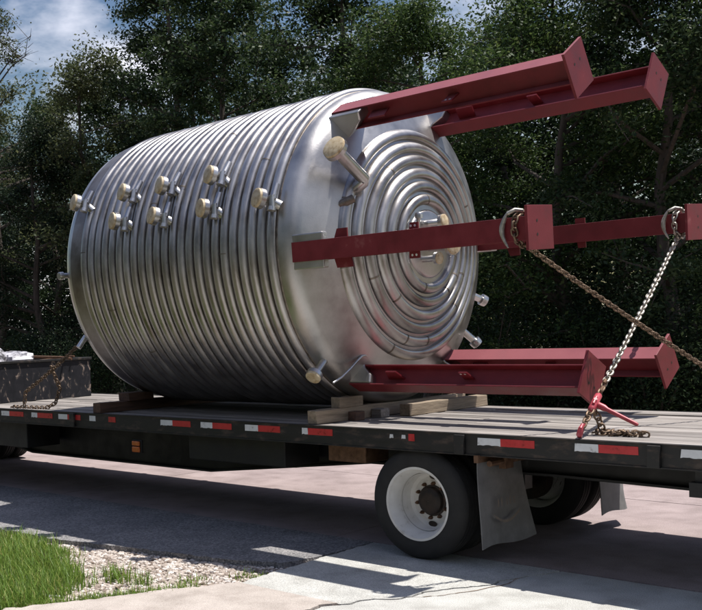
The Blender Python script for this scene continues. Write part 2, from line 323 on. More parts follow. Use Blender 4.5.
for _ in range(40000):
    x = random.uniform(-5, -.55); y = random.uniform(-2.9, -.6)
    if not inpoly(x, y, gpoly): continue
    dens = .95 if -3 < x < -1.0 else .6
    if random.random() > dens: continue
    s = random.choice((.008, .010, .013, .017, .022)) * random.uniform(.7, 1.2)
    a = random.uniform(0, 6.28); ca, sa = math.cos(a), math.sin(a)
    p = iv * np.array([1.25, .9, .6]) * s * rng.uniform(.75, 1.2, (12, 1))
    q = np.stack([p[:, 0] * ca - p[:, 1] * sa + x, p[:, 0] * sa + p[:, 1] * ca + y, p[:, 2] - .052 + s * .35], 1)
    vv.append(q); ff.append(itf + cnt * 12); cnt += 1
    if cnt >= 9000: break
me = bpy.data.meshes.new('gravel'); me.from_pydata(np.concatenate(vv).tolist(), [], np.concatenate(ff).tolist()); me.materials.append(M['pebble'])
o = bpy.data.objects.new('gravel', me); col.objects.link(o); tag(o, 'loose pale gravel stones between the asphalt edge and the concrete walk', 'gravel', kind='stuff')

# grass
def blades(spots, hmin, hmax, wid):
    n = len(spots); P = np.array(spots)
    h = rng.uniform(hmin, hmax, n) * P[:, 3]; a = rng.uniform(0, 6.283, n); lean = rng.uniform(.1, .75, n) * h
    dx, dy = np.cos(a), np.sin(a); sx, sy = -dy, dx; wd = rng.uniform(.6, 1.3, n) * wid
    base = P[:, :3]
    mid = base + np.stack([dx * lean * .35, dy * lean * .35, h * .6], 1); tip = base + np.stack([dx * lean, dy * lean, h], 1)
    side = np.stack([sx * wd, sy * wd, np.zeros(n)], 1)
    v = np.stack([base - side, base + side, mid + side * .75, mid - side * .75, tip], 1).reshape(-1, 3)
    f = []
    for i in range(n):
        k = 5 * i; f.append((k, k + 1, k + 2, k + 3)); f.append((k + 3, k + 2, k + 4))
    return v, f
lawn = [(-12, -1.72), (-4.2, -1.60), (-3.5, -1.46), (-2.9, -1.62), (-2.45, -1.86), (-1.95, -2.05), (-1.62, -2.22), (-1.42, -2.7), (-1.36, -3.1), (-3.5, -7), (-12, -7)]
sp = []
while len(sp) < 46000:
    u = random.random()
    if u < .75: x = random.uniform(-5, -1.3); y = random.uniform(-4, -1.4)
    else: x = random.uniform(-12, -1.3); y = random.uniform(-7, -1.4)
    if inpoly(x + random.gauss(0, .06), y + random.gauss(0, .06), lawn): sp.append((x, y, -.075, 1.0))
for _ in range(2600):               # sparse fringe along the walk and weeds at the asphalt edge
    u = random.random()
    if u < .6:
        t = random.random(); x = -.72 + (-1.3 + .72) * t; y = -1.75 + (-2.95 + 1.75) * t; x -= abs(random.gauss(0, .10)); hh = .55
    elif u < .8: x = random.gauss(-2.95, .18); y = random.gauss(-1.62, .06); hh = .5
    else: c = random.choice(((-1.55, -1.95), (-1.35, -1.9), (-1.75, -1.85), (-1.05, -1.55), (-.80, -1.15))); x = random.gauss(c[0], .07); y = random.gauss(c[1], .06); hh = .8 if c[0] < -1.2 else .4
    sp.append((x, y, -.06, hh))
v, f = blades(sp, .07, .20, .0042)
me = bpy.data.meshes.new('grass'); me.from_pydata(v.tolist(), [], f); me.materials.append(M['grass'])
o = bpy.data.objects.new('grass', me); col.objects.link(o); tag(o, 'bright green grass on the verge at the corner of the walk', 'grass', kind='stuff')

# ------------------------------------------------------------------ trees
def leaf_quads(centres, size, squash=1.0):
    n = len(centres)
    d = rng.normal(size=(n, 3)); d[:, 2] = d[:, 2] * .6 - .25; d /= np.linalg.norm(d, axis=1)[:, None]
    nrm = rng.normal(size=(n, 3)) * np.array([.7, .7, .5]) + np.array([0, 0, 1.1]); s = np.cross(d, nrm); s /= np.linalg.norm(s, axis=1)[:, None] + 1e-9
    ln = rng.uniform(.6, 1.25, n)[:, None] * size; wd = ln * rng.uniform(.38, .6, n)[:, None]
    return np.stack([centres - d * ln * .5, centres + s * wd * .5 - d * ln * .05, centres + d * ln * .5, centres - s * wd * .5 - d * ln * .05], 1).reshape(-1, 3)
def tree(name, label, px, Y, top, crown_r, base, leafmat, nleaf, size=.125, seed=0, limbs=16, group='trees of the wood behind the trailer', bare=0, lean=0, trunk_r=.15, spread=.25):
    rs = random.Random(seed); rg = np.random.default_rng(seed + 100)
    p0 = on(px, 384, 1, Y); x0 = p0.x
    root = empty(name, (x0, Y, -.075)); tag(root, label, 'tree', group)
    H = top + .075
    tb = MB(); pts = []; rad = []
    for k in range(9):
        t = k / 8; pts.append((rs.gauss(0, .10) * (k > 0) + lean * t, rs.gauss(0, .10) * (k > 0), H * .93 * t)); rad.append(trunk_r * (1 - .86 * t) + (.05 if k == 0 else 0))
    tb.tube(pts, rad, 8)
    cl = []
    def trunk_at(t):
        f = t * 8; i = min(7, int(f)); a = Vector(pts[i]); b = Vector(pts[i + 1]); return a.lerp(b, f - i)
    for k in range(limbs):
        t = base + (1 - base) * ((k + rs.random()) / limbs) ** .9; t = min(t, .98)
        s = trunk_at(t); u = (t - base) / (1 - base + 1e-6)
        prof = math.sin(math.pi * min(1, .18 + .80 * u)) ** .7
        Lh = crown_r * max(.25, prof) * rs.uniform(.7, 1.1); a = rs.uniform(0, 6.283)
        rise = rs.uniform(.05, .6) * Lh
        e = s + Vector((math.cos(a) * Lh, math.sin(a) * Lh, rise))
        m1 = s.lerp(e, .5) + Vector((rs.gauss(0, .12), rs.gauss(0, .12), rs.uniform(0, .15) * Lh))
        r0 = trunk_r * (1 - .8 * t) * .55
        tb.tube([s, m1, e], [r0, r0 * .6, .012], 5)
        isb = rs.random() < bare
        for q in range(5):
            f = rs.uniform(.35, 1.0); c = s.lerp(m1, f * 2) if f < .5 else m1.lerp(e, f * 2 - 1)
            e2 = c + Vector((rs.gauss(0, .32), rs.gauss(0, .32), rs.gauss(.05, .25))) * crown_r * .55
            tb.tube([c, c.lerp(e2, .5) + Vector((rs.gauss(0, .08), rs.gauss(0, .08), rs.gauss(0, .08))), e2], [r0 * .4, r0 * .25, .006], 4, caps=False)
            if isb:
                for _ in range(4):
                    e3 = c.lerp(e2, rs.uniform(.3, 1)) ; e4 = e3 + Vector((rs.gauss(0, .4), rs.gauss(0, .4), rs.gauss(.2, .3)))
                    tb.tube([e3, e4], [.012, .004], 3, caps=False)
            if not isb or rs.random() < .2: cl += [e2, c.lerp(e2, .6)]
        if not isb: cl += [e, m1.lerp(e, .5)]
    cl.append(Vector(pts[-1]))
    tb.build('trunk', M['bark'], root, smooth=60)
    C = np.array([tuple(c) for c in cl])
    wts = rg.uniform(.3, 1.6, len(C)); wts /= wts.sum()
    idx = rg.choice(len(C), nleaf, p=wts)
    cs = rg.uniform(.6, 1.35, len(C))[idx][:, None] * spread
    off = rg.normal(size=(nleaf, 3)) * cs * np.array([1, 1, .5]); nleaf_ = nleaf
    pos = C[idx] + off
    pos = pos[pos[:, 2] > .25]
    o = bpy.data.objects.new('crown', np_mesh('crown', leaf_quads(pos, size), 4, leafmat)); col.objects.link(o); o.parent = root
    return root
# front row: px column, distance, crown top (photo row), radius, crown base fraction
T = [
 # name, label, px, Y, toprow, r, base, mat, leaves, kw
 ('slender_tree', 'thin tree at the left picture edge with bare twigs at its top', 6, 11.5, -18, 2.7, .30, 'leaf_d', 9000, dict(bare=.6, trunk_r=.17, limbs=26)),
 ('cedar_tree', 'dark dense evergreen tree low on the left, above the black steel box', 42, 10.3, 118, 2.1, .04, 'leaf_c', 26000, dict(limbs=30, spread=.28, size=.085)),
 ('oak_tree', 'olive green tree standing just left of the vessel, sky showing on its upper left', 98, 11.3, 34, 2.4, .22, 'leaf_d', 17000, dict(limbs=22)),
 ('oak_tree', 'tall dark tree above the left end of the vessel', 185, 12.0, -70, 2.4, .16, 'leaf_a', 26000, dict(limbs=26, trunk_r=.20)),
 ('oak_tree', 'broad tree above the middle of the ribbed barrel', 236, 11.0, -75, 2.5, .16, 'leaf_a', 26000, dict(limbs=26)),
 ('oak_tree', 'limby tree with a crooked dark trunk above the front rim of the vessel', 338, 11.2, -50, 2.4, .25, 'leaf_a', 21000, dict(limbs=22, lean=.5, trunk_r=.22)),
 ('gum_tree', 'light green tree right behind the raised red leg at its tank end', 428, 10.6, -20, 2.1, .12, 'leaf_b', 23000, dict(limbs=24)),
 ('gum_tree', 'green tree behind the end plates of the upper red legs', 560, 10.2, -60, 2.2, .12, 'leaf_b', 24000, dict(limbs=26)),
 ('gum_tree', 'leafy dark tree filling the right picture edge', 668, 9.8, -120, 2.3, .06, 'leaf_a', 27000, dict(limbs=28)),
 ('gum_tree', 'tree just beyond the right picture edge reaching into the corner', 742, 10.4, -140, 2.4, .08, 'leaf_b', 20000, dict(limbs=26)),
 ('oak_tree', 'second-row tree between the two upper legs and the mid leg', 500, 13.8, 22, 2.3, .10, 'leaf_a', 20000, dict(limbs=24)),
 ('oak_tree', 'second-row tree showing above the tank end coils', 385, 14.4, 22, 2.6, .12, 'leaf_c', 20000, dict(limbs=24)),
 ('oak_tree', 'second-row tree in the gap above the first barrel nozzles', 200, 15.0, -90, 2.8, .12, 'leaf_c', 20000, dict(limbs=24)),
 ('oak_tree', 'second-row tree low behind the olive tree on the left', 64, 15.5, 72, 2.8, .08, 'leaf_a', 20000, dict(limbs=24)),
 ('oak_tree', 'second-row tree behind the right-hand mid leg', 622, 13.6, 14, 2.4, .08, 'leaf_c', 20000, dict(limbs=24)),
 ('oak_tree', 'second-row tree above the middle of the barrel', 292, 15.2, 18, 2.6, .12, 'leaf_a', 18000, dict(limbs=24)),
 ('oak_tree', 'back tree low at the left picture edge behind the evergreen', -28, 14.0, 96, 2.8, .06, 'leaf_a', 18000, dict(limbs=24)),
 ('oak_tree', 'second-row tree in the upper left, beside the sky gap', 132, 14.6, 48, 2.3, .14, 'leaf_a', 17000, dict(limbs=22)),
]
for i, (nm, lb, px, Y, row, rr, bs, mt, nl, kw) in enumerate(T):
    kw.setdefault('size', .085 if Y < 10.7 else .115)
    tree(nm, lb, px, Y, zat(px, row, Y), rr, bs, M[mt], int(nl * (1.9 if Y < 10.7 else 1.35)), seed=20 + i, **kw)
# shrubs at the foot of the wood
def shrub(label, px, Y, hgt, rad, mat, nl, seed):
    rg = np.random.default_rng(seed); p0 = on(px, 384, 1, Y); root = empty('shrub', (p0.x, Y, -.075)); tag(root, label, 'shrub', 'shrubs at the foot of the wood')
    sb = MB(); C = []
    for k in range(14):
        a = rg.uniform(0, 6.28); rr = rad * rg.uniform(.2, 1); z = hgt * rg.uniform(.35, 1)
        e = (math.cos(a) * rr, math.sin(a) * rr, z); sb.tube([(0, 0, 0), (e[0] * .4, e[1] * .4, z * .6), e], [.03, .018, .005], 4); C += [e, (e[0] * .7, e[1] * .7, z * .65)]
    sb.build('stem', M['bark'], root)
    C = np.array(C); idx = rg.integers(0, len(C), nl); pos = C[idx] + rg.normal(size=(nl, 3)) * np.array([.34, .34, .26]); pos = pos[pos[:, 2] > .03]
    o = bpy.data.objects.new('foliage', np_mesh('foliage', leaf_quads(pos, .062), 4, mat)); col.objects.link(o); o.parent = root
for i, (px, lb) in enumerate(((-10, 'dark shrub at the left edge behind the black steel box'), (48, 'dark shrub just above the black steel box'), (110, 'shrub behind the rear corner of the vessel barrel'), (490, 'shrub seen between vessel end and lower legs'), (545, 'shrub behind the near lower leg end'), (600, 'shrub behind the crossing chains'), (655, 'shrub behind the lower far leg end plate'), (712, 'shrub at the right edge above the deck'))):
    shrub(lb, px, 8.7 + (i % 3) * .35, 1.7 + (i % 2) * .6, 1.1, M['leaf_c'] if i % 2 else M['leaf_a'], 13000, 300 + i)
# the deep wood behind: one leafy mass, uneven along its top
nb = 205000
pxs = rng.uniform(-60, 960, nb); Ys = rng.uniform(17, 25, nb); pxs[175000:] = rng.uniform(-110, 120, nb - 175000)
pos = np.zeros((nb, 3))
def rowtop(px):
    base = np.interp(px, [-60, 20, 60, 110, 150, 260, 330, 350, 380, 450, 480, 520, 600, 625, 650, 780], [130, 120, 115, 90, 60, 50, 70, 80, 60, 60, 70, 60, 60, 60, 40, 30])
    return base + 22 * np.sin(px * .09) + 14 * np.sin(px * .23 + 1)
for i in range(nb):
    d = ray(pxs[i], 384); s = (Ys[i] - CAM.y) / d.y
    pos[i, 0] = CAM.x + d.x * s; pos[i, 1] = Ys[i]
    d2 = ray(pxs[i], float(rowtop(pxs[i]))); zt = CAM.z + d2.z * (Ys[i] - CAM.y) / d2.y
    pos[i, 2] = rng.uniform(.1, zt if i < 175000 else zt * .62)
blk = (np.sin(pos[:, 0] * 1.7) * np.cos(pos[:, 2] * 1.9 + pos[:, 1]) + np.sin(pos[:, 1] * 2.3 + pos[:, 2] * .8)) > -.75
blk[175000:] = True
pos = pos[blk]
o = bpy.data.objects.new('deep_wood', np_mesh('deep_wood', leaf_quads(pos, .26), 4, M['leaf_c'])); col.objects.link(o)
tag(o, 'dark leafy mass of the wood behind the front trees', 'woodland', kind='stuff')

nb = 34000  # unseen leafy mass added behind the camera to darken reflections in the vessel
pos = np.stack([rng.uniform(-60, 70, nb), rng.uniform(-21, -15.5, nb), np.zeros(nb)], 1)
pos[:, 2] = rng.uniform(0, 1, nb) * (10.5 + 1.8 * np.sin(pos[:, 0] * .45) + 1.2 * np.sin(pos[:, 0] * 1.3))
o = bpy.data.objects.new('opposite_wood', np_mesh('opposite_wood', leaf_quads(pos, .75), 4, M['leaf_a'])); col.objects.link(o)
tag(o, 'unseen wood added on the near side of the road to darken the vessel reflections', 'woodland', kind='stuff')

# ================================================================== TRAILER
DZ = 1.098; DW = 2.55; XF, XR = -10.8, 3.7
tr = empty('flatbed_trailer', (0, DW / 2, 0)); tag(tr, 'black flatbed trailer with weathered plank deck and red and white reflective tape', 'trailer')
def tpart(b, name, mat, parent=None, **kw):
    o = b.build(name, mat, None, **kw); o.parent = parent or tr
    if parent is None: o.location = -tr.location
    return o
# deck planks: boards lie lengthwise
npl = 16; y0 = .055; pw = (DW - .11) / npl
for i in range(npl):
    ya = y0 + i * pw
    cuts = [XF + .05, random.uniform(-6.6, -4.9), random.uniform(-1.2, 1.6), XR - .05]
    for a, b2 in zip(cuts[:-1], cuts[1:]):
        z = DZ - abs(random.gauss(0, .003)); jy = random.uniform(-.0006, .0006)
        b = MB(); b.box(a + .003, b2 - .003, ya + .0018 + jy, ya + pw - .0018 + jy, z - .034, z)
        o = tpart(b, 'plank', M['plank'], bevel=.004)
# side rails (channel) and end rails
for (ya, yb, sgn) in ((0, .052, 1), (DW - .052, DW, -1)):
    b = MB(); w0 = (ya + .008) if sgn > 0 else (yb - .016)
    b.box(XF, XR, ya, yb, DZ - .010, DZ - .001); b.box(XF, XR, w0 - (.0 if sgn > 0 else 0), w0 + .008, DZ - .165, DZ - .010); b.box(XF, XR, ya, yb, DZ - .175, DZ - .165)
    tpart(b, 'side_rail', M['rail'])
b = MB(); b.box(XR - .045, XR + .01, .06, DW - .06, DZ - .2, DZ - .003); tpart(b, 'rear_rail', M['rail'])
b = MB(); b.box(XF - .01, XF + .045, .06, DW - .06, DZ - .2, DZ - .003); tpart(b, 'front_rail', M['rail'])
# main beams (deep in the middle, tapered towards the axle)
prof = [(XF + .2, DZ - .04), (XR - .1, DZ - .04), (XR - .1, .80), (2.0, .70), (.9, .72), (-.95, .70), (-3.15, .46), (-6.6, .46), (-8.2, .70), (XF + .2, .72)]
for yy in (.74, DW - .74):
    m = Matrix(((1, 0, 0, 0), (0, 0, 1, yy), (0, 1, 0, 0), (0, 0, 0, 1)))
    b = MB(); b.prism(prof, -.008, .008, m)
    low_e = [p for p in prof[2:]]
    for a, c in zip(low_e[:-1], low_e[1:]):
        d = Vector((c[0] - a[0], 0, c[1] - a[1])); q = [(a[0], yy - .08, a[1]), (a[0], yy + .08, a[1]), (c[0], yy + .08, c[1]), (c[0], yy - .08, c[1])]
        b.add(q + [(x, y, z - .02) for x, y, z in q], [(0, 1, 2, 3), (7, 6, 5, 4), (0, 4, 5, 1), (1, 5, 6, 2), (2, 6, 7, 3), (3, 7, 4, 0)])
    tpart(b, 'main_beam', M['black'])
for k in range(34):
    x = XF + .35 + k * .42
    b = MB(); b.box(x - .003, x + .003, .03, DW - .03, DZ - .145, DZ - .04); b.box(x - .03, x + .03, .03, DW - .03, DZ - .151, DZ - .145)
    tpart(b, 'crossmember', M['black'])
# stake pockets and winch track along the near and far rails
for x in [-9.6, -8.4, -7.2, -6.0, -4.75, -3.45, -2.3, -1.35, -.55, .46, 1.28, 2.02, 2.78]:
    for yy in ((-.028, DW) if x in (.46, 2.02, -4.75) else (DW,)):
        b = MB(); b.box(x - .045, x + .045, yy - .0, yy + .028, DZ - .17, DZ - .012); tpart(b, 'stake_pocket', M['rail'], bevel=.004)
b = MB(); b.tube([(2.3, .10, .84), (2.3, .10, .92)], .03, 10); b.box(2.24, 2.36, .03, .16, .74, .84); b.box(2.27, 2.33, .06, .12, .84, DZ - .17); tpart(b, 'strap_winch', M['black'])
# lockers and plates between rail and beam that fill the dark underside
for (xa, xb, za) in ((-2.9, -1.55, .66), (-7.3, -5.9, .60)):
    b = MB(); b.box(xa, xb, .12, .62, za, DZ - .16); o = tpart(b, 'side_locker', M['black'], bevel=.01)
b = MB(); b.box(-1.05, -.62, .16, .5, .76, DZ - .16); tpart(b, 'air_tank_bracket', M['rust'], bevel=.01)
# reflective tape (white, red) along the rail
def xn(px): return on(px, 408 + .0549 * px + 5, 1, 0).x
for a, bq, c in ((1, 9, 23), (31, 37, 52), (58, 67, 80), (89, 95, 95), (108, 108, 115), (160, 172, 190), (200, 212, 231), (244.5, 257.6, 279.5), (301.5, 307.5, 332), (389, 393, 393), (401, 405, 405), (408, 408, 414), (477, 500, 534), (574, 598, 638), (680, 705, 705)):
    for p, q, mt in ((a, bq, 'tapew'), (bq, c, 'taper')):
        if q - p < 1: continue
        xa, xb = xn(p), xn(q); zt = DZ - .030; hh = .060
        if q - p < 5: hh = .035; zt -= .012
        pl = [(xa, zt - hh)]; n = 8
        rag1 = .007 if mt == 'tapew' and random.random() < .6 else .0012
        for k in range(1, n): pl.append((xa + (xb - xa) * k / n, zt - hh + random.uniform(0, rag1)))
        pl += [(xb, zt - hh + random.uniform(0, rag1)), (xb - random.uniform(0, rag1), zt)]
        pl += [(xa + random.uniform(0, rag1), zt)]
        m = Matrix(((1, 0, 0, 0), (0, 0, 1, 0), (0, 1, 0, 0), (0, 0, 0, 1)))
        b = MB(); b.prism(pl, .0045, .0078, m); tpart(b, 'reflective_tape', M[mt])
for k in range(8):
    xa = -9.5 + k * 1.6; b = MB(); b.box(xa, xa + .28, DW - .0078, DW - .0045, DZ - .09, DZ - .03); tpart(b, 'reflective_tape', M['taper'])
# side marker lamp
b = MB(); b.box(-3.73, -3.57, .035, .06, .69, .83); lamp = tpart(b, 'marker_lamp', M['black'], bevel=.006)
b = MB(); b.box(-3.71, -3.59, .012, .034, .765, .815); o = tpart(b, 'lens', M['amber'], lamp, bevel=.008)
b = MB(); b.box(-3.71, -3.59, .012, .034, .695, .755); o = tpart(b, 'lens', M['amber'], lamp, bevel=.008)

# wheels
TR_, RR_ = .475, .305
def wheel(parent, x, y, outward, dish_out, rz=0.4, tone='rimwhite'):
    """outward -1: faces -y.  local z of the lathe points outward"""
    o = empty('wheel', (x, y, TR_)); m = frame((0, 0, 0), (0, outward, 0), (1, 0, 0))
    tb = MB(); W2 = .125
    pr = [(-W2 + .02, RR_ - .012), (-W2, RR_ + .01), (-W2 - .006, .39), (-W2 + .005, .44), (-W2 + .03, .466)]
    zz = -W2 + .03
    for gi in range(4):
        c = -.072 + gi * .048
        pr += [(c - .006, TR_ - .002), (c - .005, TR_ - .016), (c + .005, TR_ - .016), (c + .006, TR_ - .002)]
    pr += [(W2 - .03, .466), (W2 - .005, .44), (W2 + .006, .39), (W2, RR_ + .01), (W2 - .02, RR_ - .012)]
    tb.lathe(pr, m, 56)
    ty = tb.build('tyre', M['tyre'], o, smooth=35)
    rb = MB()
    if dish_out:    # outer dual: deep dish, disc at the back
        pr = [(W2 - .004, RR_ - .004), (W2 + .004, RR_ + .008), (W2 + .002, RR_ - .012), (W2 - .03, RR_ - .028), (W2 - .075, RR_ - .052), (W2 - .20, RR_ - .058), (W2 - .235, RR_ - .072), (W2 - .250, .205), (W2 - .240, .178), (W2 - .232, .168), (W2 - .230, .03)]
        dz = W2 - .230
    else:
        pr = [(W2 - .02, RR_ - .01), (W2 + .002, RR_ + .004), (W2 - .01, RR_ - .02), (W2 - .06, RR_ - .04), (W2 - .08, .2), (W2 - .06, .15), (W2 - .06, .03)]; dz = W2 - .06
    rb.lathe(pr, m, 56)
    rb.lathe([(-W2 + .01, RR_ - .005), (-W2 + .03, RR_ - .03), (0, RR_ - .06)], m, 40)
    rb.build('rim', M[tone], o, smooth=35)
    hb = MB(); hb.lathe([(dz - .01, .136), (dz + .010, .134), (dz + .014, .118), (dz + .05, .112), (dz + .062, .098), (dz + .07, .06), (dz + .072, 0.002)], m, 28)
    hb.build('hub', M['hub'], o, smooth=35)
    for k in range(10):
        a = 2 * math.pi * k / 10 + .2; nb_ = MB(); nb_.lathe([(dz - .004, .017), (dz + .022, .016), (dz + .034, .010), (dz + .042, .008)], m @ Matrix.Translation(((.150) * math.cos(a), .150 * math.sin(a), 0)), 6, cap1=True); nb_.build('lug_nut', M['rust'], o)
    for k in range(2):       # hand holes: dark pockets set into the disc
        a = rz + k * math.pi; hb = MB(); mm = m @ Matrix.Translation((.205 * math.cos(a), .205 * math.sin(a), 0)) @ Matrix.Rotation(a, 4, 'Z')
        hb.add([mm @ Vector((.025 * math.cos(t), .044 * math.sin(t), W2 - .2375 if dish_out else dz - .015)) for t in np.linspace(0, 2 * math.pi, 16, endpoint=False)], [tuple(range(16))]); hb.build('hand_hole', M['hub'], o)
    o.parent = parent; o.location = Vector((x, y, TR_)) - parent.location
    return o
wheel(tr, 0, .165, -1, True, rz=-1.62)
wheel(tr, 0, .455, -1, False)
wheel(tr, 0, DW - .455, 1, False)
wheel(tr, 0, DW - .165, 1, True)
b = MB(); b.tube([(0, .33, TR_), (0, DW - .33, TR_)], .065, 14); tpart(b, 'axle', M['black'], smooth=40)
for yy in (.66, DW - .66):
    b = MB(); b.tube([(0, yy - .06, TR_), (0, yy + .06, TR_)], .2, 24); tpart(b, 'brake_drum', M['hub'], smooth=40)
    b = MB()
    for k, (ln, z) in enumerate(((.55, .60), (.45, .585), (.33, .57), (.2, .555))): b.box(-ln, ln, yy + .1, yy + .18, z - .013, z)
    b.box(-.6, -.48, yy + .08, yy + .2, .56, .76); b.box(.48, .6, yy + .08, yy + .2, .56, .76); b.box(-.06, .06, yy + .09, yy + .19, .5, .62); tpart(b, 'leaf_spring', M['black'])
# mud flaps
def flap(xf, ya, yb, zt, zb, name='mud_flap', curl=0, skew=0):
    b = MB(); n, mrows = 10, 10; vs = []
    for side in (0, .008):
        for j in range(mrows + 1):
            t = j / mrows
            for i in range(n + 1):
                s = i / n; y = ya + (yb - ya) * s + skew * t * (s - .2)
                vs.append((xf + side + .05 * t * t + .018 * math.sin(s * 5 + t * 3) * t + curl * max(0, s - .66) * t * 2.2, y, zt + (zb - zt) * t + .012 * math.sin(s * 7) * t))
    st = (n + 1) * (mrows + 1); fs = []
    for j in range(mrows):
        for i in range(n):
            q = j * (n + 1) + i; fs.append((q, q + 1, q + n + 2, q + n + 1)); fs.append((st + q, st + q + n + 1, st + q + n + 2, st + q + 1))
    for j in range(mrows):
        for q in (j * (n + 1), j * (n + 1) + n): fs.append((q, q + n + 1, st + q + n + 1, st + q))
    for i in range(n):
        for q in (i, mrows * (n + 1) + i): fs.append((q, st + q, st + q + 1, q + 1))
    b.add(vs, fs); return tpart(b, name, M['flap'], smooth=40)
fl = flap(.62, -.02, .62, .90, .185, skew=.16)
fl2 = flap(.62, 1.98, 2.60, .90, .17, curl=-.25, skew=.16)
# faded printed arc and blurred word block on the near flap
b = MB(); arc = []
for k in range(15):
    t = k / 14; arc.append((.692, .10 + .40 * t, .43 - .07 * math.sin(math.pi * t)))
for a, c in zip(arc[:-1], arc[1:]): b.add([(a[0], a[1], a[2]), (c[0], c[1], c[2]), (c[0], c[1], c[2] + .022), (a[0], a[1], a[2] + .022)], [(0, 1, 2, 3)])
for k, yy in enumerate((.17, .22, .30, .345, .41)): b.add([(.689, yy, .50), (.689, yy + .018, .50), (.684, yy + .018, .56 + .012 * (k % 2)), (.684, yy, .56)], [(0, 1, 2, 3)])
tag(tpart(b, 'flap_print', M['flapmark'], fl), kind='stuff')
b = MB(); b.box(.60, .64, -.03, .66, .87, .93); tpart(b, 'flap_bracket', M['rust'])
b = MB(); b.box(.60, .64, DW - .66, DW + .03, .87, .93); tpart(b, 'flap_bracket', M['rust'])
b = MB(); b.box(.66, .72, .24, .36, .80, DZ - .17); b.tube([(.69, .05, .86), (.69, .62, .86)], .025, 8); tpart(b, 'flap_hanger', M['rust'])

# towing truck: rear chassis and wheels under the trailer nose
tk = empty('truck_tractor', (-10.2, DW / 2, 0)); tag(tk, 'rear wheels and chassis of the towing truck under the trailer nose', 'truck')
for yy in (.85, 1.7):
    b = MB(); b.box(-12.6, -9.0, yy - .04, yy + .04, .74, .98 - .02); o = b.build('chassis_rail', M['black']); o.parent = tk; o.location = -tk.location
for xx in (-9.75, -11.05):
    for (yy, ow, ds) in ((.165, -1, True), (.455, -1, False), (DW - .455, 1, False), (DW - .165, 1, True)):
        wheel(tk, xx, yy, ow, ds)
    b = MB(); b.tube([(xx, .33, TR_), (xx, DW - .33, TR_)], .08, 12); b.tube([(xx - .05, DW / 2, TR_), (xx + .2, DW / 2, TR_)], .2, 16); b.box(xx - .12, xx + .12, .81, .89, TR_, .76); b.box(xx - .12, xx + .12, 1.66, 1.74, TR_, .76)
    o = b.build('axle', M['black']); o.parent = tk; o.location = -tk.location

# ================================================================== VESSEL
YC, ZC = 1.275, 2.7418
tank = empty('pressure_vessel', (-2.6, YC, DZ)); tag(tank, 'large stainless steel vessel with half-pipe coils and six red legs lying on the trailer', 'tank')
TL = tank.location
def vpart(b, name, mat, parent=None, **kw):
    o = b.build(name, mat, None, **kw); o.parent = parent or tank
    if parent is None: o.location = -TL
    return o
AX = frame((0, YC, ZC), (1, 0, 0), (0, 1, 0))        # local x -> +y, local y -> +z, local z -> +x
def rt(X, r, deg): a = R(deg); return Vector((X, YC + r * math.cos(a), ZC + r * math.sin(a)))
def rad(deg): a = R(deg); return Vector((0, math.cos(a), math.sin(a)))
def tan(deg): a = R(deg); return Vector((0, -math.sin(a), math.cos(a)))
RS = 1.53; RK = .20; RD = 3.0; APEX = -.66; XB = -4.33
def head_prof(n=26):
    sa = (RS - RK) / (RD - RK); al = math.asin(sa); out = []
    for k in range(n + 1):
        t = al * k / n; out.append((APEX - RD * (1 - math.cos(t)), max(.0015, RD * math.sin(t))))
    cx = APEX - RD + (RD - RK) * math.cos(al); cr_ = RS - RK
    for k in range(1, 13):
        t = al + (math.pi / 2 - al) * k / 12; out.append((cx + RK * math.cos(t), cr_ + RK * math.sin(t)))
    return out, cx
hp, XK = head_prof()
def head_x(r): return APEX - RD + math.sqrt(RD * RD - r * r) if r < 1.42 else next(x for x, q in hp if q >= r)
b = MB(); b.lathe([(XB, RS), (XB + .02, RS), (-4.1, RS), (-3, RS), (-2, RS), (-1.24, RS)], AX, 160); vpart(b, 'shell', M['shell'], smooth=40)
b = MB(); b.lathe([(-1.24, RS)] + hp[::-1], AX, 160); vpart(b, 'bottom_head', M['head'], smooth=50)
back = [(2 * XB - x - (XB - XK) * 1.0, r) for x, r in hp]
dxk = XB - (2 * XB - XK - (XB - XK))
b = MB(); b.lathe([(XB - (x - XK), r) for x, r in hp], AX, 128); vpart(b, 'top_head', M['steel'], smooth=50)
# girth seams
for x in (-1.225, -4.13):
    b = MB(); b.lathe([(x - .012, RS - .002), (x - .006, RS + .006), (x + .006, RS + .006), (x + .012, RS - .002)], AX, 128); vpart(b, 'girth_weld', M['weld'] if x > -2 else M['steel'], smooth=60)
